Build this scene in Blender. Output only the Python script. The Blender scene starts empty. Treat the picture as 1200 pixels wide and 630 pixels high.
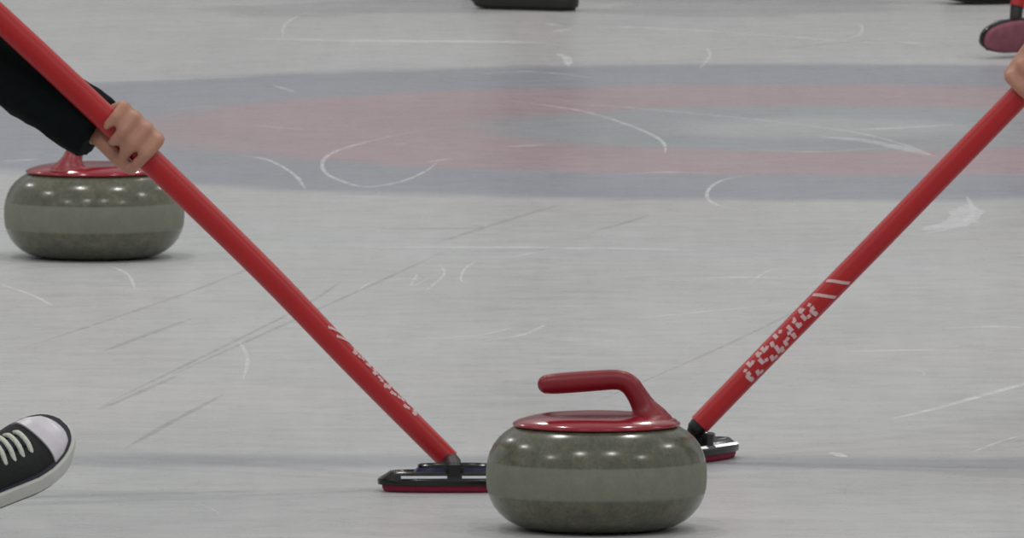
import bpy, bmesh, math, random
from mathutils import Vector, Matrix, Quaternion
PI = math.pi
V = Vector
random.seed(7)
sc = bpy.context.scene
COL = sc.collection

# ---------------------------------------------------------------- camera
F = 19000.0; CAMH = 1.94; TH = math.atan(1433 / F)
cam_d = bpy.data.cameras.new('camera'); cam = bpy.data.objects.new('camera', cam_d); COL.objects.link(cam)
cam.location = (0, 0, CAMH); cam.rotation_euler = (PI / 2 - TH, 0, 0)
cam_d.sensor_width = 36; cam_d.lens = F / 1200 * 36
cam_d.clip_start = 0.5; cam_d.clip_end = 300
cam_d.dof.use_dof = True; cam_d.dof.focus_distance = 18.2; cam_d.dof.aperture_fstop = 80
sc.camera = cam
FW = V((0, math.cos(TH), -math.sin(TH))); UP = V((0, math.sin(TH), math.cos(TH))); C0 = V((0, 0, CAMH))
def ray(px, py): return FW + V((1, 0, 0)) * ((px - 600) / F) + UP * ((315 - py) / F)
def G(px, py, z=0.0):
    r = ray(px, py); return C0 + r * ((z - CAMH) / r.z)
def P(px, py, y):
    r = ray(px, py); return C0 + r * (y / r.y)

# ---------------------------------------------------------------- materials
def lin(c):
    return tuple(((v / 255) / 12.92 if v / 255 <= .04045 else ((v / 255 + .055) / 1.055) ** 2.4) for v in c)
def mat(name, rgb, rough=.5, metal=0.0, coat=0.0, spec=.5, noise=0.0, nscale=30, bump=0.0, bscale=200, sheen=0.0, sss=0.0):
    m = bpy.data.materials.new(name); m.use_nodes = True
    nt = m.node_tree; b = nt.nodes['Principled BSDF']
    c = lin(rgb)
    b.inputs['Base Color'].default_value = (*c, 1); b.inputs['Roughness'].default_value = rough
    b.inputs['Metallic'].default_value = metal; b.inputs['Coat Weight'].default_value = coat
    b.inputs['Coat Roughness'].default_value = .08
    b.inputs['Specular IOR Level'].default_value = spec
    b.inputs['Sheen Weight'].default_value = sheen
    b.inputs['Subsurface Weight'].default_value = sss; b.inputs['Subsurface Scale'].default_value = .01
    tc = nt.nodes.new('ShaderNodeTexCoord')
    if noise:
        n = nt.nodes.new('ShaderNodeTexNoise'); n.inputs['Scale'].default_value = nscale; n.inputs['Detail'].default_value = 5
        nt.links.new(tc.outputs['Object'], n.inputs['Vector'])
        r = nt.nodes.new('ShaderNodeValToRGB')
        r.color_ramp.elements[0].position = .3; r.color_ramp.elements[1].position = .7
        r.color_ramp.elements[0].color = (*[x * (1 - noise) for x in c], 1)
        r.color_ramp.elements[1].color = (*[min(1, x * (1 + noise)) for x in c], 1)
        nt.links.new(n.outputs['Fac'], r.inputs['Fac']); nt.links.new(r.outputs['Color'], b.inputs['Base Color'])
    if bump:
        n2 = nt.nodes.new('ShaderNodeTexNoise'); n2.inputs['Scale'].default_value = bscale; n2.inputs['Detail'].default_value = 3
        nt.links.new(tc.outputs['Object'], n2.inputs['Vector'])
        bp = nt.nodes.new('ShaderNodeBump'); bp.inputs['Strength'].default_value = bump; bp.inputs['Distance'].default_value = .002
        nt.links.new(n2.outputs['Fac'], bp.inputs['Height']); nt.links.new(bp.outputs['Normal'], b.inputs['Normal'])
    return m
M = dict(
    red_gloss=mat('red_plastic', (144, 18, 38), .16, coat=.3, noise=.06, nscale=12),
    grip=mat('red_satin_plastic', (130, 18, 32), .4, noise=.08, nscale=25),
    shaft=mat('red_painted_shaft', (176, 18, 26), .38, noise=.05, nscale=15),
    mark=mat('white_print', (214, 176, 178), .5, noise=.1, nscale=200),
    black=mat('black_plastic', (16, 18, 17), .22, noise=.15, nscale=60),
    joint=mat('black_rubber_joint', (12, 13, 13), .5, noise=.15, nscale=80),
    blue=mat('blue_label', (24, 21, 70), .22, noise=.15, nscale=50),
    strip=mat('painted_highlight', (215, 218, 222), .22, metal=.5, noise=.08, nscale=60),  # pale colour standing in for the glint on the broom head's bevel
    pad=mat('maroon_pad_fabric', (136, 28, 58), .85, noise=.15, nscale=150, bump=.3, bscale=900),
    pad_pink=mat('worn_maroon_pad_fabric', (142, 84, 98), .9, noise=.18, nscale=60, bump=.3, bscale=900),
    jacket=mat('black_jacket_fabric', (14, 20, 21), .95, noise=.2, nscale=40, bump=.4, bscale=300, spec=.15),
    trousers=mat('black_trouser_fabric', (22, 23, 27), .85, noise=.2, nscale=40, bump=.4, bscale=300),
    navy=mat('navy_fabric', (28, 34, 52), .85, noise=.2, nscale=40, bump=.3, bscale=300),
    skin=mat('skin', (178, 128, 106), .5, noise=.07, nscale=40, bump=.15, bscale=500, sss=.1),
    nail=mat('fingernail', (214, 168, 150), .3, noise=.04),
    hair=mat('dark_hair', (48, 34, 24), .6, noise=.3, nscale=90),
    canvas=mat('black_canvas', (30, 33, 32), .9, noise=.25, nscale=200, bump=.5, bscale=700),
    rubber=mat('white_shoe_rubber', (196, 198, 192), .5, noise=.06, nscale=60),
    toe=mat('white_toe_rubber', (204, 200, 208), .35, noise=.04, nscale=60),
    lace=mat('white_lace', (205, 208, 196), .8, noise=.12, nscale=250),
    navyline=mat('dark_shoe_stripe', (24, 24, 44), .5, noise=.1),
    outsole=mat('grey_outsole', (120, 116, 106), .7, noise=.12, nscale=100),
    darksole=mat('black_sole_rubber', (22, 26, 21), .5, noise=.15, nscale=60),
)

def granite_material():
    m = bpy.data.materials.new('speckled_granite'); m.use_nodes = True
    nt = m.node_tree; N = nt.nodes; L = nt.links; b = N['Principled BSDF']
    tc = N.new('ShaderNodeTexCoord')
    n1 = N.new('ShaderNodeTexNoise'); n1.inputs['Scale'].default_value = 45; n1.inputs['Detail'].default_value = 6; n1.inputs['Roughness'].default_value = .7
    L.new(tc.outputs['Object'], n1.inputs['Vector'])
    r1 = N.new('ShaderNodeValToRGB'); e = r1.color_ramp.elements
    e[0].position = .3; e[0].color = (*lin((74, 76, 67)), 1); e[1].position = .7; e[1].color = (*lin((102, 103, 89)), 1)
    L.new(n1.outputs['Fac'], r1.inputs['Fac'])
    vo = N.new('ShaderNodeTexVoronoi'); vo.inputs['Scale'].default_value = 260
    L.new(tc.outputs['Object'], vo.inputs['Vector'])
    r2 = N.new('ShaderNodeValToRGB'); e = r2.color_ramp.elements
    e[0].position = .0; e[0].color = (.45, .45, .42, 1); e[1].position = 1; e[1].color = (.68, .66, .58, 1)
    sep0 = N.new('ShaderNodeSeparateColor'); L.new(vo.outputs['Color'], sep0.inputs[0]); L.new(sep0.outputs[0], r2.inputs['Fac'])
    mx = N.new('ShaderNodeMix'); mx.data_type = 'RGBA'; mx.blend_type = 'OVERLAY'; mx.inputs[0].default_value = .7
    L.new(r1.outputs[0], mx.inputs[6]); L.new(r2.outputs[0], mx.inputs[7])
    sp = N.new('ShaderNodeSeparateXYZ'); L.new(tc.outputs['Object'], sp.inputs[0])
    rz = N.new('ShaderNodeValToRGB'); e = rz.color_ramp.elements
    e[0].position = .0; e[0].color = (0, 0, 0, 1); e[1].position = 1; e[1].color = (0, 0, 0, 1)
    for p_, v_ in ((.0465, 0), (.0495, 1), (.0885, 1), (.0915, 0)):
        q = e.new(p_ / .15); q.color = (v_, v_, v_, 1)
    mr = N.new('ShaderNodeMath'); mr.operation = 'MULTIPLY'; mr.inputs[1].default_value = 1 / .15
    L.new(sp.outputs[2], mr.inputs[0]); L.new(mr.outputs[0], rz.inputs['Fac'])
    mb = N.new('ShaderNodeMix'); mb.data_type = 'RGBA'; mb.blend_type = 'MIX'
    fr = N.new('ShaderNodeMath'); fr.operation = 'MULTIPLY'; fr.inputs[1].default_value = .5; L.new(rz.outputs[0], fr.inputs[0])
    L.new(fr.outputs[0], mb.inputs[0]); L.new(mx.outputs[2], mb.inputs[6]); mb.inputs[7].default_value = (*lin((139, 143, 128)), 1)
    L.new(mb.outputs[2], b.inputs['Base Color'])
    rr = N.new('ShaderNodeMapRange'); rr.inputs[3].default_value = .2; rr.inputs[4].default_value = .6
    L.new(rz.outputs[0], rr.inputs[0]); L.new(rr.outputs[0], b.inputs['Roughness'])
    return m
M['granite'] = granite_material()

# ---------------------------------------------------------------- helpers
def fin(name, bm, m, parent=None, smooth=True, ang=None):
    bmesh.ops.remove_doubles(bm, verts=bm.verts, dist=1e-6)
    bmesh.ops.recalc_face_normals(bm, faces=bm.faces)
    me = bpy.data.meshes.new(name); bm.to_mesh(me); bm.free()
    for p in me.polygons: p.use_smooth = smooth
    if smooth and ang: me.set_sharp_from_angle(angle=math.radians(ang))
    for x in (m if isinstance(m, (list, tuple)) else [m]): me.materials.append(x)
    o = bpy.data.objects.new(name, me); COL.objects.link(o)
    if parent: o.parent = parent
    return o
def thing(name, label, cat, loc, group=None, rotz=0):
    o = bpy.data.objects.new(name, None); COL.objects.link(o)
    o.location = loc; o.rotation_euler = (0, 0, rotz); o.empty_display_size = .1
    o['label'] = label; o['category'] = cat
    if group: o['group'] = group
    return o
def rings(bm, rs, closed=True, cap=True, mi=0):
    """bridge successive vertex rings"""
    vs = [[bm.verts.new(p) for p in r] for r in rs]
    n = len(rs[0])
    for a, b in zip(vs, vs[1:]):
        for i in range(n if closed else n - 1):
            j = (i + 1) % n
            f = bm.faces.new((a[i], a[j], b[j], b[i])); f.material_index = mi
    if cap:
        for r in (vs[0], vs[-1]):
            try: bm.faces.new(r).material_index = mi
            except Exception: pass
    return vs
def lathe(bm, prof, n=72):
    rs = [[V((r * math.cos(2 * PI * i / n), r * math.sin(2 * PI * i / n), z)) for i in range(n)] for r, z in prof]
    rings(bm, rs)
def catmull(pts, k=8):
    out = []
    P_ = [pts[0]] + list(pts) + [pts[-1]]
    for i in range(1, len(P_) - 2):
        p0, p1, p2, p3 = P_[i - 1:i + 3]
        for j in range(k):
            t = j / k
            out.append(tuple(.5 * (2 * b + (c - a) * t + (2 * a - 5 * b + 4 * c - d) * t * t + (3 * b - a - 3 * c + d) * t ** 3)
                       for a, b, c, d in zip(p0, p1, p2, p3)))
    out.append(tuple(pts[-1])); return out
def tube(bm, pts, radii, n=16, flat=1.0, ref=V((0, 1, 0)), round_ends=False):
    """sweep; flat scales the binormal radius"""
    pts = [V(p) for p in pts]
    if round_ends:
        def ext(a, b, ra):
            d = (a - b).normalized()
            return [(a + d * ra * math.sin(t), ra * math.cos(t)) for t in (1.45, 1.2, .9, .6, .3)]
        s = ext(pts[0], pts[1], radii[0]); e = ext(pts[-1], pts[-2], radii[-1])
        pts = [x for x, _ in s] + pts + [x for x, _ in reversed(e)]
        radii = [r for _, r in s] + list(radii) + [r for _, r in reversed(e)]
    rs = []
    for i, p in enumerate(pts):
        t = (pts[min(i + 1, len(pts) - 1)] - pts[max(i - 1, 0)]).normalized()
        a = ref - t * ref.dot(t)
        if a.length < 1e-4: a = V((1, 0, 0)) - t * t.x
        a.normalize(); b = t.cross(a)
        rs.append([p + a * radii[i] * flat * math.cos(2 * PI * k / n) + b * radii[i] * math.sin(2 * PI * k / n) for k in range(n)])
    rings(bm, rs)
def box(bm, c, s, rot=None):
    r = bmesh.ops.create_cube(bm, size=1)
    mt = Matrix.Translation(c) @ (rot.to_4x4() if rot else Matrix()) @ Matrix.Diagonal((*s, 1))
    bmesh.ops.transform(bm, matrix=mt, verts=r['verts'])
def ball(bm, c, r, sc_=(1, 1, 1), rot=None, sub=3):
    q = bmesh.ops.create_icosphere(bm, subdivisions=sub, radius=1)
    mt = Matrix.Translation(c) @ (rot.to_4x4() if rot else Matrix()) @ Matrix.Diagonal((r * sc_[0], r * sc_[1], r * sc_[2], 1))
    bmesh.ops.transform(bm, matrix=mt, verts=q['verts'])
def limb(bm, pts, n=20):
    """chain of (point, radius): tapered capsules with rounded joints, one closed solid"""
    ps = [V(p) for p, _ in pts]; rr = [r for _, r in pts]
    P2, R2 = [], []
    for i in range(len(ps) - 1):
        for k in range(6):
            t = k / 6; P2.append(ps[i].lerp(ps[i + 1], t)); R2.append(rr[i] + (rr[i + 1] - rr[i]) * t)
    P2.append(ps[-1]); R2.append(rr[-1])
    for i in range(len(ps) - 1):
        a, b = ps[i], ps[i + 1]; d = b - a
        if d.length < 1e-5: continue
        q = bmesh.ops.create_cone(bm, cap_ends=True, segments=n, radius1=rr[i], radius2=rr[i + 1], depth=d.length)
        mt = Matrix.Translation((a + b) / 2) @ d.to_track_quat('Z', 'Y').to_matrix().to_4x4()
        bmesh.ops.transform(bm, matrix=mt, verts=q['verts'])
    for p, r in zip(ps, rr): ball(bm, p, r, sub=2)
def flesh(name, bm, m, parent, voxel, smooth=4, disp=0.0, dsize=.05):
    """fuse overlapping solids into one continuous skin"""
    me = bpy.data.meshes.new('raw'); bm.to_mesh(me); bm.free()
    o = bpy.data.objects.new('raw', me); COL.objects.link(o)
    r = o.modifiers.new('r', 'REMESH'); r.mode = 'VOXEL'; r.voxel_size = voxel; r.use_smooth_shade = True
    s = o.modifiers.new('s', 'SMOOTH'); s.iterations = smooth; s.factor = .5
    if disp:
        tx = bpy.data.textures.new('folds', 'CLOUDS'); tx.noise_scale = dsize
        d = o.modifiers.new('d', 'DISPLACE'); d.texture = tx; d.strength = disp; d.mid_level = .5
    dg = bpy.context.evaluated_depsgraph_get()
    nm = bpy.data.meshes.new_from_object(o.evaluated_get(dg)); nm.name = name
    bpy.data.objects.remove(o)
    nm.materials.clear(); nm.materials.append(m)
    for p in nm.polygons: p.use_smooth = True; p.material_index = 0
    q = bpy.data.objects.new(name, nm); COL.objects.link(q)
    if parent: q.parent = parent
    return q

# ---------------------------------------------------------------- the ice
HC = G(960, 150); HX, HY = HC.x, HC.y
HOGY = G(600, 541).y
def ice_material():
    m = bpy.data.materials.new('pebbled_ice'); m.use_nodes = True
    nt = m.node_tree; N = nt.nodes; L = nt.links; b = N['Principled BSDF']
    def math_(op, a, c=None, clamp=False):
        n = N.new('ShaderNodeMath'); n.operation = op; n.use_clamp = clamp
        for i, v in enumerate((a, c)):
            if v is None: continue
            if isinstance(v, (int, float)): n.inputs[i].default_value = v
            else: L.new(v, n.inputs[i])
        return n.outputs[0]
    def noise(vec, scale, detail=3, rough=.5):
        n = N.new('ShaderNodeTexNoise'); n.inputs['Scale'].default_value = scale; n.inputs['Detail'].default_value = detail
        n.inputs['Roughness'].default_value = rough; L.new(vec, n.inputs['Vector']); return n.outputs['Fac']
    def mapping(vec, rot, scale):
        n = N.new('ShaderNodeMapping'); n.inputs['Rotation'].default_value = (0, 0, rot); n.inputs['Scale'].default_value = scale
        L.new(vec, n.inputs['Vector']); return n.outputs[0]
    def mixc(f, a, c):
        n = N.new('ShaderNodeMix'); n.data_type = 'RGBA'
        for i, v in ((0, f), (6, a), (7, c)):
            if isinstance(v, tuple): n.inputs[i].default_value = (*v, 1)
            elif isinstance(v, (int, float)): n.inputs[i].default_value = v
            else: L.new(v, n.inputs[i])
        return n.outputs[2]
    def step(v, edge, soft):      # 1 inside (v < edge)
        n = N.new('ShaderNodeMapRange'); n.interpolation_type = 'SMOOTHSTEP'
        n.inputs[1].default_value = edge - soft; n.inputs[2].default_value = edge + soft
        n.inputs[3].default_value = 1; n.inputs[4].default_value = 0
        L.new(v, n.inputs[0]); return n.outputs[0]
    tc = N.new('ShaderNodeTexCoord'); ob = tc.outputs['Object']
    sp = N.new('ShaderNodeSeparateXYZ'); L.new(ob, sp.inputs[0]); X, Y = sp.outputs[0], sp.outputs[1]
    wob = math_('MULTIPLY', math_('SUBTRACT', noise(ob, 4, 3), .5), .16)
    dx = math_('SUBTRACT', X, HX); dy = math_('SUBTRACT', Y, HY)
    R = math_('ADD', math_('SQRT', math_('ADD', math_('MULTIPLY', dx, dx), math_('MULTIPLY', dy, dy))), wob)
    ICE = ICEC
    col = ICE
    col = mixc(step(R, 1.83, .09), col, (BLUEC))
    col = mixc(step(R, 1.22, .11), col, (REDC))
    col = mixc(step(R, .61, .11), col, (BLUE2C))
    col = mixc(math_('MULTIPLY', step(R, .26, .12), .6), col, ICE)
    hog = math_('ABSOLUTE', math_('SUBTRACT', math_('ADD', Y, math_('MULTIPLY', X, .045)), HOGY))
    wh = math_('ADD', hog, math_('MULTIPLY', math_('SUBTRACT', noise(ob, 9, 2), .5), .05))
    col = mixc(math_('MULTIPLY', step(wh, .095, .06), .8), col, (HOGC))
    # broad frost clouds
    cl = noise(mapping(ob, .1, (1.2, .55, 1)), 1.6, 4, .6)
    mr = N.new('ShaderNodeMapRange'); mr.inputs[1].default_value = .3; mr.inputs[2].default_value = .7; mr.inputs[3].default_value = .94; mr.inputs[4].default_value = 1.05
    L.new(cl, mr.inputs[0])
    # rubbed streaks along the sheet, and fine ones across it
    st = noise(mapping(ob, -.19, (16, .9, 1)), 1.5, 5, .65)
    mr2 = N.new('ShaderNodeMapRange'); mr2.inputs[1].default_value = .3; mr2.inputs[2].default_value = .7; mr2.inputs[3].default_value = .965; mr2.inputs[4].default_value = 1.03
    L.new(st, mr2.inputs[0])
    s2 = noise(mapping(ob, .03, (3.0, 5.0, 1)), 3.0, 6, .7)
    mr3 = N.new('ShaderNodeMapRange'); mr3.inputs[1].default_value = .3; mr3.inputs[2].default_value = .7; mr3.inputs[3].default_value = .975; mr3.inputs[4].default_value = 1.02
    L.new(s2, mr3.inputs[0])
    k = math_('MULTIPLY', math_('MULTIPLY', mr.outputs[0], mr2.outputs[0]), mr3.outputs[0])
    vm = N.new('ShaderNodeVectorMath'); vm.operation = 'SCALE'; L.new(col, vm.inputs[0]); L.new(k, vm.inputs['Scale'])
    # slight warm/cool tint patches
    tn = noise(ob, .9, 2)
    tint = mixc(tn, (.96, 1.02, 1.0), (1.04, .99, 1.0))
    vm2 = N.new('ShaderNodeVectorMath'); vm2.operation = 'MULTIPLY'; L.new(vm.outputs[0], vm2.inputs[0]); L.new(tint, vm2.inputs[1])
    L.new(vm2.outputs[0], b.inputs['Base Color'])
    b.inputs['IOR'].default_value = 1.31
    rg = N.new('ShaderNodeMapRange'); rg.inputs[1].default_value = .3; rg.inputs[2].default_value = .7; rg.inputs[3].default_value = .24; rg.inputs[4].default_value = .34
    L.new(s2, rg.inputs[0]); L.new(rg.outputs[0], b.inputs['Roughness'])
    b.inputs['Specular IOR Level'].default_value = ICESPEC
    bp = N.new('ShaderNodeBump'); bp.inputs['Strength'].default_value = .12; bp.inputs['Distance'].default_value = .002
    L.new(noise(ob, 60, 3), bp.inputs['Height']); L.new(bp.outputs[0], b.inputs['Normal'])
    return m
ICEC = lin((198, 198, 200)); BLUEC = lin((166, 168, 178)); REDC = lin((184, 165, 171)); BLUE2C = lin((172, 175, 181)); HOGC = lin((164, 166, 173))
ICESPEC = .38
def scratch_material(name, rgb, alpha):
    m = bpy.data.materials.new(name); m.use_nodes = True
    nt = m.node_tree; N = nt.nodes; L = nt.links
    b = N['Principled BSDF']; b.inputs['Base Color'].default_value = (*lin(rgb), 1); b.inputs['Roughness'].default_value = .6
    tc = N.new('ShaderNodeTexCoord'); n = N.new('ShaderNodeTexNoise'); n.inputs['Scale'].default_value = 22; n.inputs['Detail'].default_value = 4
    L.new(tc.outputs['Object'], n.inputs['Vector'])
    r = N.new('ShaderNodeMapRange'); r.inputs[1].default_value = .3; r.inputs[2].default_value = .65; r.inputs[3].default_value = alpha * .25; r.inputs[4].default_value = alpha
    L.new(n.outputs['Fac'], r.inputs[0]); L.new(r.outputs[0], b.inputs['Alpha'])
    return m
ice_m = ice_material(); sw = scratch_material('white_ice_scratch', (238, 238, 242), .66)
sf = scratch_material('faint_ice_scratch', (236, 238, 240), .5); sd = scratch_material('dark_rub_mark', (130, 132, 134), .22)
bm = bmesh.new()
x0, x1, y0, y1 = -12, 12, 4, 46
nx, ny = 12, 21
gv = [[bm.verts.new((x0 + (x1 - x0) * i / nx, y0 + (y1 - y0) * j / ny, 0)) for i in range(nx + 1)] for j in range(ny + 1)]
for j in range(ny):
    for i in range(nx): bm.faces.new((gv[j][i], gv[j][i + 1], gv[j + 1][i + 1], gv[j + 1][i]))
lay = [0.0004]
def ribbon(pts, w, mi):
    """a shallow scratch lying on the ice, tapering at both ends"""
    z = lay[0]; lay[0] += 1e-6
    pts = [V((p[0], p[1], z)) for p in pts]
    L_, R_ = [], []
    n = len(pts)
    for i, p in enumerate(pts):
        t = (pts[min(i + 1, n - 1)] - pts[max(i - 1, 0)]).normalized(); s = V((-t.y, t.x, 0))
        k = min(1, .15 + 4 * min(i, n - 1 - i) / n) * w / 2 * (.8 + .4 * random.random()) / math.sqrt((s.x * 5.0) ** 2 + s.y ** 2)
        L_.append(bm.verts.new(p + s * k)); R_.append(bm.verts.new(p - s * k))
    for i in range(n - 1):
        f = bm.faces.new((L_[i], L_[i + 1], R_[i + 1], R_[i])); f.material_index = mi
def pxrib(px, w, mi):
    pts = [G(*p) for p in catmull(px, 10)]
    ribbon(pts, w * 1.7, mi)
for px, w, mi in [
    ([(510, 150), (450, 162), (400, 175), (379, 188), (382, 203), (405, 214), (430, 219), (470, 213), (500, 200), (512, 190)], .022, 1),
    ([(590, 117), (680, 130), (740, 148), (775, 165), (780, 180)], .022, 1),
    ([(640, 121), (720, 125), (800, 132), (900, 142), (1000, 155), (1060, 170), (1100, 185)], .02, 1),
    ([(1000, 152), (1060, 150), (1120, 146)], .05, 2), ([(960, 160), (1020, 166), (1090, 182)], .09, 2),
    ([(880, 205), (845, 212), (829, 225), (835, 238), (865, 246)], .02, 1),
    ([(280, 182), (315, 188), (345, 205), (358, 222)], .02, 1), ([(0, 189), (45, 187)], .03, 1),
    ([(332, 46), (335, 28), (370, 12), (440, 1)], .02, 2),
    ([(280, 45), (420, 48), (560, 49), (640, 50)], .05, 1), ([(700, 33), (760, 33), (880, 40), (1000, 49), (1100, 51)], .045, 1),
    ([(500, 190), (530, 186)], .03, 1), ([(590, 172), (640, 170)], .03, 2),
    ([(420, 290), (600, 290), (760, 292), (825, 294)], .022, 2), ([(600, 302), (640, 294), (700, 290)], .018, 2),
    ([(750, 373), (840, 364), (925, 356)], .022, 1), ([(1045, 491), (1100, 478), (1200, 450), (1240, 440)], .038, 1),
    ([(1080, 275), (1118, 266), (1140, 250), (1133, 230)], .03, 2), ([(1085, 270), (1125, 260), (1135, 240)], .16, 2),
    ([(480, 398), (560, 393), (600, 384)], .02, 2), ([(560, 400), (610, 393), (640, 380)], .02, 2),
    ([(820, 80), (832, 66), (828, 56)], .02, 2), ([(985, 26), (1008, 29), (1008, 40), (990, 47)], .02, 2),
    ([(652, 63), (664, 68), (666, 77)], .05, 1), ([(640, 28), (655, 30)], .06, 1), ([(650, 37), (670, 34)], .05, 1),
    ([(560, 305), (545, 315), (540, 328), (550, 332)], .012, 2), ([(490, 320), (482, 335), (500, 328)], .012, 2),
    ([(0, 333), (35, 345), (62, 358)], .018, 1), ([(130, 312), (150, 322), (158, 338)], .016, 1), ([(210, 345), (240, 340)], .02, 2),
    ([(280, 400), (290, 420), (285, 445)], .016, 2), ([(1140, 530), (1170, 518), (1200, 510)], .02, 2),
    ([(990, 412), (1040, 411), (1100, 410)], .02, 2), ([(1110, 385), (1160, 383), (1210, 384)], .02, 2),
    ([(800, 327), (860, 325), (920, 327)], .02, 2), ([(975, 530), (990, 536)], .05, 1), ([(420, 343), (440, 330), (510, 326)], .015, 2),
    ([(90, 96), (200, 93), (300, 90)], .03, 2), ([(320, 100), (345, 108)], .03, 2), ([(560, 88), (620, 84), (700, 92)], .03, 2),
    ([(280, 145), (330, 150), (360, 152)], .02, 2), ([(460, 170), (480, 168)], .02, 2), ([(200, 128), (260, 124)], .02, 2),
    ([(870, 175), (960, 178), (1080, 170)], .02, 2), ([(720, 205), (780, 202), (850, 204)], .02, 2),
    ([(880, 330), (900, 318), (920, 315)], .012, 2), ([(500, 340), (520, 322), (516, 310)], .012, 2),
    ([(120, 412), (170, 393), (225, 373)], .03, 3), ([(115, 480), (160, 461), (210, 439)], .03, 3), ([(147, 525), (200, 495), (262, 462)], .03, 3),
    ([(510, 285), (595, 258), (655, 240)], .03, 3), ([(690, 272), (730, 262), (760, 252)], .03, 3), ([(120, 475), (330, 372), (400, 330)], .02, 3),
    ([(20, 410), (200, 350), (330, 300)], .02, 3), ([(200, 440), (400, 350), (520, 295)], .02, 3), ([(700, 470), (860, 400), (1000, 330)], .015, 3),
    ([(900, 60), (1010, 48), (1080, 55)], .03, 3), ([(540, 262), (560, 267), (440, 268)], .02, 3), ([(230, 267), (250, 266)], .02, 3)]:
    pxrib(px, w, mi)
for i in range(170):         # many faint curling and straight hairlines left by brooms, shoes and stones
    y = random.uniform(20.5, 37); x = random.uniform(-1.6, 1.6) * y / 21.5
    a = random.choice([random.gauss(.0, .5), random.gauss(PI / 2 - .2, .35), random.uniform(0, PI)])
    ln = random.uniform(.06, .5); cv = random.gauss(0, 2.2)
    pts = []; p = V((x, y)); n = 16
    for k in range(n):
        pts.append(p.copy()); p = p + V((math.cos(a), math.sin(a))) * ln / n; a += cv * ln / n
    ribbon(pts, random.uniform(.004, .011), random.choice([2, 2, 2, 1, 3]))
me = bpy.data.meshes.new('floor'); bm.to_mesh(me); bm.free()
for m_ in (ice_m, sw, sf, sd): me.materials.append(m_)
floor = bpy.data.objects.new('floor', me); COL.objects.link(floor); floor['kind'] = 'structure'
floor['label'] = 'pale grey curling ice sheet with painted blue and red house rings'

# ---------------------------------------------------------------- curling stones
def stone(loc, label, rotz):
    t = thing('curling_stone', label, 'curling stone', loc, 'red handled curling stones', rotz)
    bm = bmesh.new()
    prof = [(.001, .006), (.048, .006), (.058, .0012), (.066, 0), (.080, .0004), (.094, .0022), (.107, .0062), (.118, .0125), (.1275, .0205), (.1355, .0305), (.1410, .0420),
            (.1440, .054), (.1450, .067), (.1448, .080), (.1430, .0915), (.1400, .1015), (.1350, .1115), (.1280, .1205), (.119, .1282), (.110, .1337), (.104, .1362), (.09, .1375), (.001, .1375)]
    lathe(bm, prof, 128)
    fin('granite_body', bm, M['granite'], t)
    bm = bmesh.new()
    lathe(bm, [(.001, .1370), (.106, .1362), (.1095, .1366), (.1105, .1378), (.1097, .1398), (.103, .1432), (.092, .1465), (.080, .1490), (.068, .1502), (.060, .1500), (.05, .1488), (.03, .1480), (.001, .1480)], 96)
    fin('cap', bm, M['red_gloss'], t)
    bm = bmesh.new()
    pts = [(-.0650, 0, .1900, .0125), (-.052, 0, .1910, .0136), (-.025, 0, .1930, .0138), (.003, 0, .1950, .0136), (.022, 0, .1960, .0132), (.034, 0, .1945, .0132),
           (.044, 0, .1885, .0135), (.0505, 0, .1800, .0135), (.056, 0, .1710, .0142), (.0610, 0, .1620, .0160), (.0640, 0, .1555, .0200), (.0655, 0, .1510, .0250), (.0660, 0, .1475, .0310), (.0660, 0, .1450, .037), (.0660, 0, .1430, .040)]
    q = catmull(pts, 6)
    tube(bm, [p[:3] for p in q][:-1], [p[3] for p in q][:-1], 28, round_ends=False)
    ball(bm, (-.0650, 0, .1900), .0125, (1, 1, 1))
    fin('handle', bm, M['grip'], t)
    return t
s1 = G(699, 619); s2 = G(110.5, 301)
stone(s1, 'nearest curling stone, grey granite with red gooseneck handle, between two broom heads', 0)
stone(s2, 'farther curling stone at left, its red handle hidden behind a black sleeve', PI + 1.0)

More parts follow.
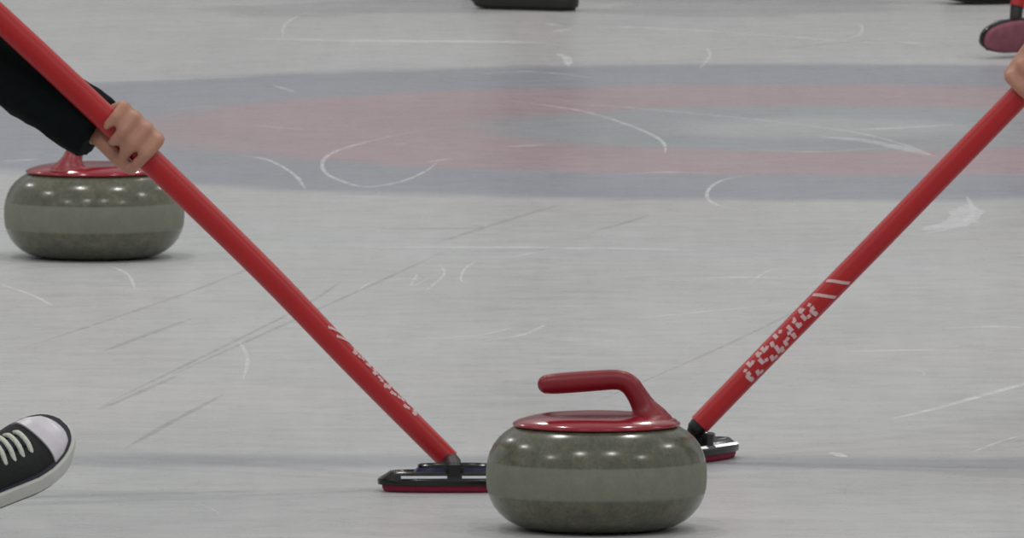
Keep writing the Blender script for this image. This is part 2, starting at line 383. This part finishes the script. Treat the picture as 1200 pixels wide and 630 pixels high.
# ---------------------------------------------------------------- brooms
def outline(sx, sy, n=48, p=2.6):
    out = []
    for i in range(n):
        a = 2 * PI * i / n; c, s = math.cos(a), math.sin(a)
        out.append(V((math.copysign(abs(c) ** (2 / p), c) * sx * (1 - .10 * s * s), math.copysign(abs(s) ** (2 / p), s) * sy, 0)))
    return out
def glyphs():
    """strokes of a worn, unreadable white print along s (0..1) and across (-1..1)"""
    rg = random.Random(3); G_ = []
    for i in range(7):
        g = []
        for k in range(5):
            u = rg.uniform(0, .5); v = rg.uniform(-1, .6)
            g.append((u, v, u + rg.uniform(-.1, .2), v + rg.uniform(.3, .9)) if k % 2 else (u, v, u + rg.uniform(.2, .4), v + rg.uniform(-.2, .2)))
        G_.append([tuple(max(-1, min(1, q)) for q in e) for e in g])
    return G_
def broom(base, path, rad, label, cat, yaw, tilt, text, pad='pad', group='red shafted curling brooms', head_s=1.0, headz=0.0):
    """base: where the head stands; path: world points of the shaft from the joint up"""
    t = thing('curling_broom', label, cat, base, group)
    RM = (Matrix.Rotation(yaw, 3, 'Z') @ Matrix.Rotation(tilt, 3, 'X'))
    org = V((0, 0, headz))
    def put(bm): bmesh.ops.transform(bm, matrix=Matrix.Translation(org) @ RM.to_4x4() @ Matrix.Diagonal((head_s, head_s, head_s, 1)), verts=bm.verts)
    bm = bmesh.new()
    lay_ = [(.097, .033, .009), (.1025, .036, .010), (.103, .0365, .0165), (.101, .0352, .0185), (.091, .028, .0245), (.087, .0255, .0275), (.083, .0235, .0280), (.080, .022, .0258), (.01, .004, .0258)]
    rings(bm, [[V((p.x, p.y, z)) for p in outline(a, b)] for a, b, z in lay_]); put(bm)
    head = fin('broom_head', bm, M['black'], t, ang=50)
    bm = bmesh.new()
    rings(bm, [[V((p.x, p.y, z)) for p in outline(a, b)] for a, b, z in [(.088, .027, 0), (.0945, .0315, .0012), (.0965, .0335, .005), (.097, .034, .0098)]]); put(bm)
    fin('brush_pad', bm, M[pad], head, ang=50)
    bm = bmesh.new()
    rings(bm, [[V((p.x, p.y, z)) for p in outline(a, b, p=3.2)] for a, b, z in [(.056, .0205, .0255), (.048, .0175, .0335), (.04, .014, .0335)]]); put(bm)
    fin('label_panel', bm, M['blue'], head, ang=50)
    bm = bmesh.new()
    rings(bm, [[V((p.x, p.y, z)) for p in outline(a, b, p=3.2)] for a, b, z in [(.0485, .0180, .0333), (.0490, .0182, .0355), (.0460, .0165, .0370), (.0430, .0150, .0355), (.042, .0145, .0338)]]); put(bm)
    fin('raised_rim', bm, M['black'], head, ang=50)
    for sgn in (-1, 1):      # lamp highlight on each glossy long shoulder, modelled as a thin pale strip
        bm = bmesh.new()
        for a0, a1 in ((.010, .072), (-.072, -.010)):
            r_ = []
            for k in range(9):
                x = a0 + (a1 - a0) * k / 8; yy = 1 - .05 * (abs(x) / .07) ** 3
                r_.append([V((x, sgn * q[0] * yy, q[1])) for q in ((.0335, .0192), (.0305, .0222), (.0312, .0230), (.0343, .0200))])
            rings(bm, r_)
        put(bm); fin('highlight_strip', bm, M['strip'], head, smooth=False)
    # swivel joint: yoke on the head, ball and collar into the shaft
    j0 = V(path[0]) - V(base)
    up = (V(path[1]) - V(path[0])).normalized()
    top = org + RM @ V((0, 0, .028)) * head_s
    bm = bmesh.new()
    for yy in (-.020, .020): box(bm, org + RM @ V((0, yy * 1.3, .028)) * head_s, (.015, .010, .020), RM)
    box(bm, org + RM @ V((0, 0, .030)) * head_s, (.024, .05, .008), RM)
    limb(bm, [(top, .011), (j0 + up * .004, .0125)])
    limb(bm, [(j0, .0125), (j0 + up * .02, .0135)])
    fin('swivel_joint', bm, M['joint'], t, ang=50)
    # shaft
    pp = [V(p) - V(base) for p in path]
    pp[0] = pp[0] + up * .006
    cv = [V(p) for p in catmull([tuple(p) for p in pp], 14)]
    Ls = [0]
    for a, b in zip(cv, cv[1:]): Ls.append(Ls[-1] + (b - a).length)
    T = Ls[-1]
    def axis(s):
        s = max(0, min(T, s))
        for i in range(len(cv) - 1):
            if s <= Ls[i + 1]: return cv[i].lerp(cv[i + 1], (s - Ls[i]) / max(1e-9, Ls[i + 1] - Ls[i]))
        return cv[-1]
    def rad_at(s): return rad[0] + (rad[1] - rad[0]) * min(1, s / (T * .45))
    bm = bmesh.new()
    ns = 60
    tube(bm, [axis(T * i / ns) for i in range(ns + 1)], [rad_at(T * i / ns) * (.97 if i == ns else 1) for i in range(ns + 1)], 32, ref=V((0, 1, 0)))
    sh = fin('shaft', bm, M['shaft'], t, ang=50)
    # end cap at the top
    bm = bmesh.new(); tube(bm, [axis(T - .05), axis(T) + (axis(T) - axis(T - .05)).normalized() * .003], [rad_at(T) * 1.06] * 2, 24, round_ends=False)
    fin('end_cap', bm, M['joint'], t, ang=50)
    if text:
        sa, sb, phi0, half, lo0, lo1 = text     # letters from sa to sb; logo lo0..lo1
        def surf(s, phi):
            a = (axis(s + .004) - axis(s - .004)).normalized()
            c = V((0, -1, 0)); c = (c - a * c.dot(a)).normalized(); n_ = c.cross(a)
            if n_.z < 0: n_ = -n_
            return axis(s) + (c * math.cos(phi) + n_ * math.sin(phi)) * (rad_at(s) + .0006)
        bm = bmesh.new()
        def stroke(a, b, wd):
            d = V((b[0] - a[0], (b[1] - a[1]) * .02)); 
            if d.length < 1e-6: return
            d.normalize(); nn = V((-d.y, d.x)) * wd / 2
            k = 6; prev = None
            for i in range(k + 1):
                t_ = i / k; s = a[0] + (b[0] - a[0]) * t_; ph = a[1] + (b[1] - a[1]) * t_
                q = [bm.verts.new(surf(s + nn.x, ph + nn.y / .02)), bm.verts.new(surf(s - nn.x, ph - nn.y / .02))]
                if prev: bm.faces.new((prev[0], prev[1], q[1], q[0]))
                prev = q
        gl = glyphs(); order = [0, 1, 2, 1, 3, 4, 5, 6, 2, 0]
        cell = (sb - sa) / len(order)
        for i, g in enumerate(order):
            for (u0, v0, u1, v1) in gl[g]:
                stroke((sa + (i + .1 + u0 * 1.15) * cell, phi0 + v0 * half), (sa + (i + .1 + u1 * 1.15) * cell, phi0 + v1 * half), .0058)
        for k in range(2):    # slanted bars of the small emblem above the letters
            s = lo0 + (lo1 - lo0) * (.1 + .6 * k)
            stroke((s + .012, phi0 - half), (s - .008, phi0 + half), .0048)
        fin('printed_marks', bm, M['mark'], sh)
    return t, axis, T, base

# left sweeper's broom
DL = 21.83
bL = G(532, 575)
pathL = [P(530, 543, DL - .005), P(418, 430, DL + .01), P(303, 311, DL + .02), P(150, 163, DL + .03), P(0, 22, DL + .04), P(-150, -112, DL + .05), P(-235, -190, DL + .055)]
broom(bL, pathL, (.0150, .0175), 'broom with red shaft leaning left, black head flat on ice left of the stone', 'broom', .03, 0, (.072, .20, 1.12, .42, .212, .24))
# right sweeper's broom
bR = G(810, 540); DR = bR.y
pathR = [P(816, 501, DR - .003), P(912, 402, DR + .01), P(1010, 302, DR + .02), P(1110, 199, DR + .03), P(1210, 96, DR + .04), P(1360, -60, DR + .05), P(1450, -152, DR + .06)]
broom(bR, pathR, (.0148, .0160), 'broom with red shaft leaning right, its head partly behind the nearest stone', 'broom', 1.0, 0, (.088, .228, .1, .9, .24, .285))
# distant broom at the top right corner
bF = G(1199, 67)
hz = .037
pathF = [bF + V((-.012, .040, hz + .052)), bF + V((.02, .07, .22)), bF + V((.10, .14, .62)), bF + V((.16, .20, 1.0)), bF + V((.18, .22, 1.13))]
broom(bF, pathF, (.0145, .0145), 'distant broom tipped up with its maroon pad facing out, upper right corner', 'broom', .72, -1.2, None, pad='pad_pink', headz=hz, head_s=.98)

# ---------------------------------------------------------------- shoes
W_T = [(0, .004), (.006, .020), (.018, .028), (.04, .033), (.08, .0335), (.12, .036), (.16, .0415), (.195, .0465), (.225, .0465), (.248, .041), (.265, .031), (.275, .018), (.279, .004)]
H_T = [(0, .050), (.02, .066), (.07, .068), (.11, .068), (.15, .060), (.19, .048), (.22, .041), (.245, .036), (.265, .028), (.279, .016)]
def itp(tb, x):
    for (a, b), (c, d) in zip(tb, tb[1:]):
        if x <= c: return b + (d - b) * max(0, (x - a)) / (c - a)
    return tb[-1][1]
def cosx(n, a, b): return [a + (b - a) * (1 - math.cos(PI * i / n)) / 2 for i in range(n + 1)]
def shoe(parent, mt, white):
    """local frame: x heel to toe, y across, z up; origin under the heel; mt places it"""
    cs = M['canvas']; fx = M['rubber'] if white else M['darksole']; tr = M['toe'] if white else M['darksole']
    def outl(grow):
        xs = cosx(30, 0, .279)
        L_ = [V((x + (grow if x > .14 else -grow) * (abs(x - .14) / .14), itp(W_T, x) + grow, 0)) for x in xs]
        return L_ + [V((p.x, -p.y, 0)) for p in reversed(L_[1:-1])]
    def bump(x):
        q = max(0, min(1, (x - .19) / .08)); return .007 * q * q * (3 - 2 * q)
    def spring(p): # toe spring of the sole
        return V((p.x, p.y, p.z + max(0, p.x - .2) ** 2 * 1.6))
    def done(bm): bmesh.ops.transform(bm, matrix=mt, verts=bm.verts)
    bm = bmesh.new()
    rings(bm, [[spring(V((p.x, p.y, z))) for p in outl(g)] for g, z in ((-.004, 0), (.0015, .0015), (.002, .006), (.001, .0068))]); done(bm)
    root = fin('sneaker', bm, M['outsole'] if white else M['darksole'], parent, ang=40)
    bm = bmesh.new()
    rings(bm, [[spring(V((p.x, p.y, z + (bump(p.x) if z > .012 else 0)))) for p in outl(g)] for g, z in ((.002, .0068), (.0065, .010), (.0078, .024), (.0064, .0315), (.0015, .0345), (-.02, .0345))]); done(bm)
    fin('rubber_sidewall', bm, fx, root, ang=40)
    if white:
        bm = bmesh.new()
        rings(bm, [[spring(V((p.x, p.y, z + bump(p.x)))) for p in outl(g)] for g, z in ((.0010, .0338), (.0030, .0345), (.0026, .0358), (.0, .0362))]); done(bm)
        fin('dark_stripe', bm, M['navyline'], root, ang=40)
    def sect(x, lo, sh=0, grow=0):
        w = itp(W_T, x) - .0015 + grow; h = itp(H_T, x) + grow; sp_ = max(0, x - .2) ** 2 * 1.6
        out = []
        for k in range(21):
            a = PI * k / 20; c, s = math.cos(a), math.sin(a)
            out.append(V((x, math.copysign(abs(c) ** .85, c) * w, sp_ + lo + bump(x) * .9 + s ** .8 * max(.006, h - .016))))
        return out
    def loft(x0, x1, n, grow, name, mm):
        bm = bmesh.new(); rings(bm, [sect(x, .030, 0, grow) for x in ([x0 + (x1 - x0) * i / n for i in range(n + 1)])], closed=True, cap=True); done(bm)
        return fin(name, bm, mm, root, ang=60)
    loft(.002, .243, 26, 0, 'canvas_upper', cs)
    loft(.230, .2785, 14, .0028, 'toe_cap', tr)
    # tongue
    bm = bmesh.new(); r_ = []
    for i in range(9):
        x = .110 + .108 * i / 8; h = itp(H_T, x) + .0155
        r_.append([V((x, y, h + .002 * math.cos(y * 80) + dz)) for y, dz in ((-.013, -.004), (-.009, 0), (0, .0015), (.009, 0), (.013, -.004), (0, -.004))])
    rings(bm, r_); done(bm); fin('tongue', bm, M['navy'] if white else cs, root)
    # laces: paired bars crossing the tongue
    if white:
        bm = bmesh.new()
        for i in range(6):
            x = .127 + i * .0165; h = itp(H_T, x) + .0185
            for dx, sl in ((0, 1),):
                pts = [(x - .004 * sl + dx, -.024, h - .011), (x - .002 * sl, -.014, h - .001), (x, 0, h + .002), (x + .002 * sl, .014, h - .001), (x + .004 * sl, .024, h - .011)]
                q = catmull(pts, 5); tube(bm, q, [.0036] * len(q), 8, ref=V((1, 0, 0)), round_ends=True)
        done(bm); fin('lace', bm, M['lace'], root)
    return root

# ---------------------------------------------------------------- people
def hand(bm, B, u, n, c, fwd, r=.0165, tip=True):
    """four fingers and a thumb closed round a shaft. B point on the shaft axis, u down the shaft, n up off it, c towards the viewer"""
    def ring(phi, rr, s): return B + u * s + (n * math.cos(phi) + c * math.sin(phi)) * rr
    R_ = math.radians
    mcps = []
    for k, (s, ln, w) in enumerate(((.036, 1.0, .0088), (.014, 1.06, .0090), (-.008, 1.0, .0086), (-.029, .85, .0076))):
        m = ring(R_(-38), r + .016, s * .95); mcps.append(m)
        limb(bm, [(m, w + .0022), (ring(R_(-38 + 62 * ln), r + w + .0045, s), w + .0008), (ring(R_(-38 + 118 * ln), r + w + .0005, s + .001), w), (ring(R_(-38 + 165 * ln), r + w - .001, s + .001), w - .001)], 14)
    return mcps
def make_hand(bm, B, u, n, c, wrist, elbow):
    R_ = math.radians; r = .0165
    def ring(phi, rr, s): return B + u * s + (n * math.cos(phi) + c * math.sin(phi)) * rr
    mcps = hand(bm, B, u, n, c, None)
    for m, w in zip(mcps, (.0125, .0130, .0125, .0115)):
        limb(bm, [(wrist, .021), (wrist.lerp(m, .55), .0155), (m, w)], 16)
    # thumb: leaves the side of the palm near the wrist and closes under the shaft
    tb = wrist.lerp(ring(R_(-140), r + .016, -.02), .45)
    limb(bm, [(wrist, .017), (tb, .0155), (ring(R_(-150), r + .0135, -.012), .0125), (ring(R_(-178), r + .011, .014), .0108), (ring(R_(-196), r + .0095, .036), .0092)], 16)
    limb(bm, [(wrist, .0235), (wrist.lerp(elbow, .35), .031), (elbow, .038)])
def mitten(bm, wrist, dirn):      # relaxed five-fingered hand hanging along dirn
    d = dirn.normalized(); s = d.cross(V((0, 0, 1)));
    if s.length < .1: s = d.cross(V((0, 1, 0)))
    s.normalize(); q = s.cross(d)
    for k in range(4):
        o = s * (.018 * (k - 1.5)); ln = (.85, 1, .95, .75)[k]
        limb(bm, [(wrist, .020), (wrist + d * .085 + o, .0115), (wrist + d * (.085 + .04 * ln) + o * 1.05 + q * .008, .009), (wrist + d * (.085 + .075 * ln) + o + q * .026, .0078)], 12)
    limb(bm, [(wrist, .017), (wrist + d * .035 - s * .030, .0135), (wrist + d * .075 - s * .043 + q * .01, .011), (wrist + d * .10 - s * .04 + q * .02, .009)], 12)
def head_shape(bm, neck, face, k=1.0):
    f = face.normalized(); upv = V((0, 0, 1)); upv = (upv - f * upv.dot(f)).normalized(); s = f.cross(upv)
    hc = neck + upv * .13 + f * .02
    rot = Matrix((s, f, upv)).transposed()
    ball(bm, hc + upv * .02, .078, (1, 1.2, 1.25), rot); ball(bm, hc - upv * .055 + f * .025, .055, (1, 1.1, 1.0), rot)
    limb(bm, [(hc + f * .088 + upv * .014, .008), (hc + f * .100 - upv * .020, .012)], 12)
    for e in (-1, 1):
        ball(bm, hc + s * e * .079 - upv * .005, .024, (.35, .8, 1.2), rot, 2)
        ball(bm, hc + f * .080 + s * e * .031 + upv * .03, .018, (1.3, .7, .6), rot, 2)
    ball(bm, hc + f * .082 - upv * .052, .02, (1.2, .6, .5), rot, 2)
    return hc, rot, f, upv, s
def person(label, loc, J, grips, clothes, voxel, hair_c='hair', group=None, cloth_vox=.009):
    """J joints in world space; grips maps 'l'/'r' to (B, u, n, c) when that hand closes round a shaft"""
    t = thing('person', label, 'person', loc, group)
    J = {k: V(v) - V(loc) for k, v in J.items()}
    bm = bmesh.new()
    for s in 'lr':
        W, E, S = J[s + '_wrist'], J[s + '_elbow'], J[s + '_shoulder']
        if s in grips:
            B, u, n, c = grips[s]; make_hand(bm, V(B) - V(loc), u, n, c, W, E)
        else:
            mitten(bm, W, W - E); limb(bm, [(W, .0235), (W.lerp(E, .65), .036), (E, .038)])
        limb(bm, [(E, .038), (E.lerp(S, .5), .044), (S, .052)])
        limb(bm, [(J[s + '_ankle'], .034), (J[s + '_ankle'].lerp(J[s + '_knee'], .65), .052), (J[s + '_knee'], .052), (J[s + '_hip'], .082)])
        limb(bm, [(J[s + '_ankle'], .034), (J[s + '_ankle'].lerp(J[s + '_toe'], .25) - V((0, 0, .01)), .030), (J[s + '_ankle'].lerp(J[s + '_toe'], .8), .017)])
        limb(bm, [(J['chest'], .10), (S, .055)]); limb(bm, [(J['pelvis'], .10), (J[s + '_hip'], .085)])
    limb(bm, [(J['pelvis'], .12), (J['pelvis'].lerp(J['chest'], .5), .115), (J['chest'], .125), (J['neck'], .055)])
    limb(bm, [(J['neck'], .055), (J['neck'] + V((0, 0, .06)) + J['face'] * .0, .052)])
    face = J['face'] - J['neck']
    hd = head_shape(bm, J['neck'], face)
    flesh('body', bm, M['skin'], t, voxel, 3)
    hc, rot, f, upv, s_ = hd
    bm = bmesh.new()
    ball(bm, hc + upv * .035 - f * .018, .088, (1, 1.1, 1.12), rot); ball(bm, hc - f * .05 - upv * .02, .07, (1, .7, 1.1), rot)
    flesh('hair', bm, M[hair_c], t, .008, 3, .006, .02)
    for e in (-1, 1):
        bm = bmesh.new(); ball(bm, hc + f * .083 + s_ * e * .031 + upv * .012, .010, sub=2); fin('eye', bm, M['rubber'], t)
    # jacket with both sleeves; the cuffs end just before the wrists
    jk, tr = clothes
    bm = bmesh.new()
    limb(bm, [(J['pelvis'] + (J['chest'] - J['pelvis']).normalized() * -.03, .165), (J['pelvis'].lerp(J['chest'], .5), .155), (J['chest'], .160), (J['chest'].lerp(J['neck'], .7), .085)])
    for s in 'lr':
        W, E, S = J[s + '_wrist'], J[s + '_elbow'], J[s + '_shoulder']
        d = (E - W).normalized()
        limb(bm, [(J['chest'], .13), (S, .078), (S.lerp(E, .5), .066), (E, .058), (E.lerp(W, .55), .049)])
        q = bmesh.ops.create_cone(bm, cap_ends=True, segments=28, radius1=.0460, radius2=.050, depth=(E - W).length * .55)
        a = W - d * .008; b = a + d * (E - W).length * .55
        bmesh.ops.transform(bm, matrix=Matrix.Translation((a + b) / 2) @ d.to_track_quat('Z', 'Y').to_matrix().to_4x4(), verts=q['verts'])
    flesh('jacket', bm, M[jk], t, cloth_vox * .7, 3, .010, .045)
    bm = bmesh.new()
    limb(bm, [(J['pelvis'], .150), (J['pelvis'].lerp(J['chest'], .15), .14)])
    for s in 'lr':
        limb(bm, [(J['pelvis'], .13), (J[s + '_hip'], .105), (J[s + '_knee'], .075), (J[s + '_knee'].lerp(J[s + '_ankle'], .55), .066), (J[s + '_ankle'].lerp(J[s + '_knee'], .16), .060)])
    flesh('trousers', bm, M[tr], t, cloth_vox, 3, .010, .06)
    return t

def shoe_matrix(heel, fwd_yaw, pitch=0, roll=0, s=1.0):
    return Matrix.Translation(heel) @ Matrix.Rotation(fwd_yaw, 4, 'Z') @ Matrix.Rotation(-pitch, 4, 'Y') @ Matrix.Rotation(roll, 4, 'X') @ Matrix.Diagonal((s, s, s, 1))

cdir = V((0, -1, 0))
# --- left sweeper
BL = P(146, 160, DL + .03); uL = (P(303, 311, DL + .02) - P(0, 22, DL + .04)).normalized(); nL = uL.cross(cdir).normalized()
if nL.z < 0: nL = -nL
wristL = P(110, 150, DL + .075); elbowL = P(-112, -8, DL + .16)
# shoe: toe at px (85, 505), heel off to the left on the ice
locL = V((-1.15, 21.75, 0))
SR = shoe_matrix(V((0, 0, 0)), math.radians(38), math.radians(21), math.radians(33), .96)
heel = P(73, 509, 20.95) - SR @ V((.283, 0, .028))
shm = Matrix.Translation(heel) @ SR
ank = shm @ V((.045, 0, .10)); toe_ = shm @ V((.19, 0, .022))
J = dict(l_wrist=wristL, l_elbow=elbowL, l_shoulder=V((-1.13, 22.02, .93)),
         r_wrist=P(-185, -146, DL + .05) + (wristL - BL), r_elbow=V((-1.22, 21.55, .72)), r_shoulder=V((-1.22, 21.72, .98)),
         chest=V((-1.24, 21.88, .95)), neck=V((-1.10, 21.87, 1.08)), face=V((-.85, 21.87, 1.02)), pelvis=V((-1.62, 21.9, .80)),
         l_hip=V((-1.64, 22.01, .76)), l_knee=V((-1.40, 22.1, .45)), l_ankle=V((-1.55, 22.15, .10)), l_toe=V((-1.38, 22.15, .04)),
         r_hip=V((-1.62, 21.79, .76)), r_knee=V((-1.20, 21.52, .46)), r_ankle=ank, r_toe=toe_)
pl = person('person in black long sleeves and black canvas sneaker gripping the left red broom', locL, J, {'l': (BL, uL, nL, cdir), 'r': (P(-185, -146, DL + .05), uL, nL, cdir)}, ('jacket', 'trousers'), .0042)
shoe(pl, Matrix.Translation(-locL) @ shm, True)
shoe(pl, Matrix.Translation(-locL) @ shoe_matrix(V((-1.60, 22.15, 0)), .1), True)

# --- right sweeper
BR = P(1222, 84, DR + .04); uR = (P(912, 402, DR + .01) - P(1210, 96, DR + .04)).normalized(); nR = uR.cross(cdir).normalized()
if nR.z < 0: nR = -nR
locR = V((1.25, 22.3, 0))
wristR = P(1262, -8, DR + .06); elbowR = P(1420, -190, DR + .10)
J = dict(r_wrist=wristR, r_elbow=elbowR, r_shoulder=V((1.16, 22.42, 1.10)),
         l_wrist=P(1410, -112, DR + .055) + (wristR - BR), l_elbow=V((1.36, 22.0, .95)), l_shoulder=V((1.26, 22.1, 1.18)),
         chest=V((1.27, 22.27, 1.12)), neck=V((1.14, 22.27, 1.26)), face=V((.9, 22.27, 1.18)), pelvis=V((1.55, 22.3, .88)),
         r_hip=V((1.56, 22.41, .84)), r_knee=V((1.36, 22.5, .48)), r_ankle=V((1.5, 22.55, .10)), r_toe=V((1.33, 22.55, .04)),
         l_hip=V((1.56, 22.19, .84)), l_knee=V((1.30, 22.0, .48)), l_ankle=V((1.42, 21.95, .10)), l_toe=V((1.25, 21.95, .04)))
pr = person('person with bare hand gripping the right red broom at the right edge', locR, J, {'r': (BR, uR, nR, cdir), 'l': (P(1410, -112, DR + .055), uR, nR, cdir)}, ('jacket', 'trousers'), .0042)
shoe(pr, Matrix.Translation(-locR) @ shoe_matrix(V((1.56, 22.55, 0)), PI), True)
shoe(pr, Matrix.Translation(-locR) @ shoe_matrix(V((1.48, 21.95, 0)), PI), True)

# --- standing players at the far end
def stander(label, shoe_px, yaw, other, cl, s=1.0, side=1):
    p = G(*shoe_px); loc = V((p.x, p.y, 0))
    f = V((math.cos(yaw), math.sin(yaw), 0)); o2 = V((loc.x + other[0], loc.y + other[1], 0))
    c = (loc + o2) / 2 + f * -.02
    a1 = loc + f * .055 + V((0, 0, .1)); a2 = o2 + f * .055 + V((0, 0, .1))
    lat = V((-f.y, f.x, 0))
    if (loc - o2).dot(lat) < 0: lat = -lat
    J = dict(l_ankle=a1, l_toe=a1 + f * .15 - V((0, 0, .06)), l_knee=a1 + f * .03 + V((0, 0, .40)) - lat * .03, l_hip=c + f * .04 + V((0, 0, .90)) + lat * .1,
             r_ankle=a2, r_toe=a2 + f * .15 - V((0, 0, .06)), r_knee=a2 + f * .03 + V((0, 0, .40)) + lat * .03, r_hip=c + f * .04 + V((0, 0, .90)) - lat * .1,
             pelvis=c + f * .04 + V((0, 0, .95)), chest=c + f * .05 + V((0, 0, 1.30)), neck=c + f * .06 + V((0, 0, 1.47)), face=c + f * .5 + V((0, 0, 1.44)),
             l_shoulder=c + f * .05 + V((0, 0, 1.40)) + lat * .19, l_elbow=c + f * .03 + V((0, 0, 1.12)) + lat * .25, l_wrist=c + f * .18 + V((0, 0, .95)) + lat * .22,
             r_shoulder=c + f * .05 + V((0, 0, 1.40)) - lat * .19, r_elbow=c + f * .03 + V((0, 0, 1.12)) - lat * .25, r_wrist=c + f * .18 + V((0, 0, .95)) - lat * .22)
    t = person(label, loc, J, {}, cl, .008, cloth_vox=.014)
    shoe(t, shoe_matrix(V((0, 0, 0)), yaw, s=s), False); shoe(t, shoe_matrix(o2 - loc, yaw, s=s), False)
    return t
stander('person in black shoe standing on the far ice, top centre', (672, 13), PI - .5, (-.02, .45), ('jacket', 'trousers'), .80)
stander('person in dark shoe standing behind the distant broom, top right corner', (1262, 2), PI + .3, (.1, .6), ('navy', 'trousers'))

# ---------------------------------------------------------------- rink hall behind the camera's view
bm = bmesh.new(); box(bm, (0, 46.1, 3.5), (24, .2, 7)); 
wb = fin('wall_back', bm, mat('hall_wall_paint', WALLC if 'WALLC' in globals() else (176, 180, 178), .8, noise=.05, nscale=.6), smooth=False); wb['kind'] = 'structure'
bm = bmesh.new(); box(bm, (0, 45.9, .55), (24, .14, 1.1)); box(bm, (0, 45.9, 1.12), (24, .2, .05))
tb = fin('trim_1', bm, mat('white_rink_board', (205, 207, 205), .5, noise=.04, nscale=2), smooth=False); tb['kind'] = 'structure'

# ---------------------------------------------------------------- light
w = bpy.data.worlds.new('hall_light'); sc.world = w; w.use_nodes = True
bg = w.node_tree.nodes['Background']; bg.inputs[0].default_value = (.93, .95, .955, 1); bg.inputs[1].default_value = .42
k = 0
for y in (16.5, 25, 33.5):
    for x in (-7.5, -2.6, 2.4, 7.2):
        ld = bpy.data.lights.new('hall_lamp', 'AREA'); ld.shape = 'DISK'; ld.size = .34; ld.energy = 90; ld.color = (1, .97, .92)
        lo = bpy.data.objects.new('hall_lamp', ld); COL.objects.link(lo); lo.location = (x + (.5 if k % 2 else -.3), y, 7.5)
        k += 1
sc.view_settings.view_transform = 'Standard'; sc.view_settings.look = 'None'
sc.view_settings.gamma = 1; sc.view_settings.exposure = 0; sc.view_settings.use_curve_mapping = False
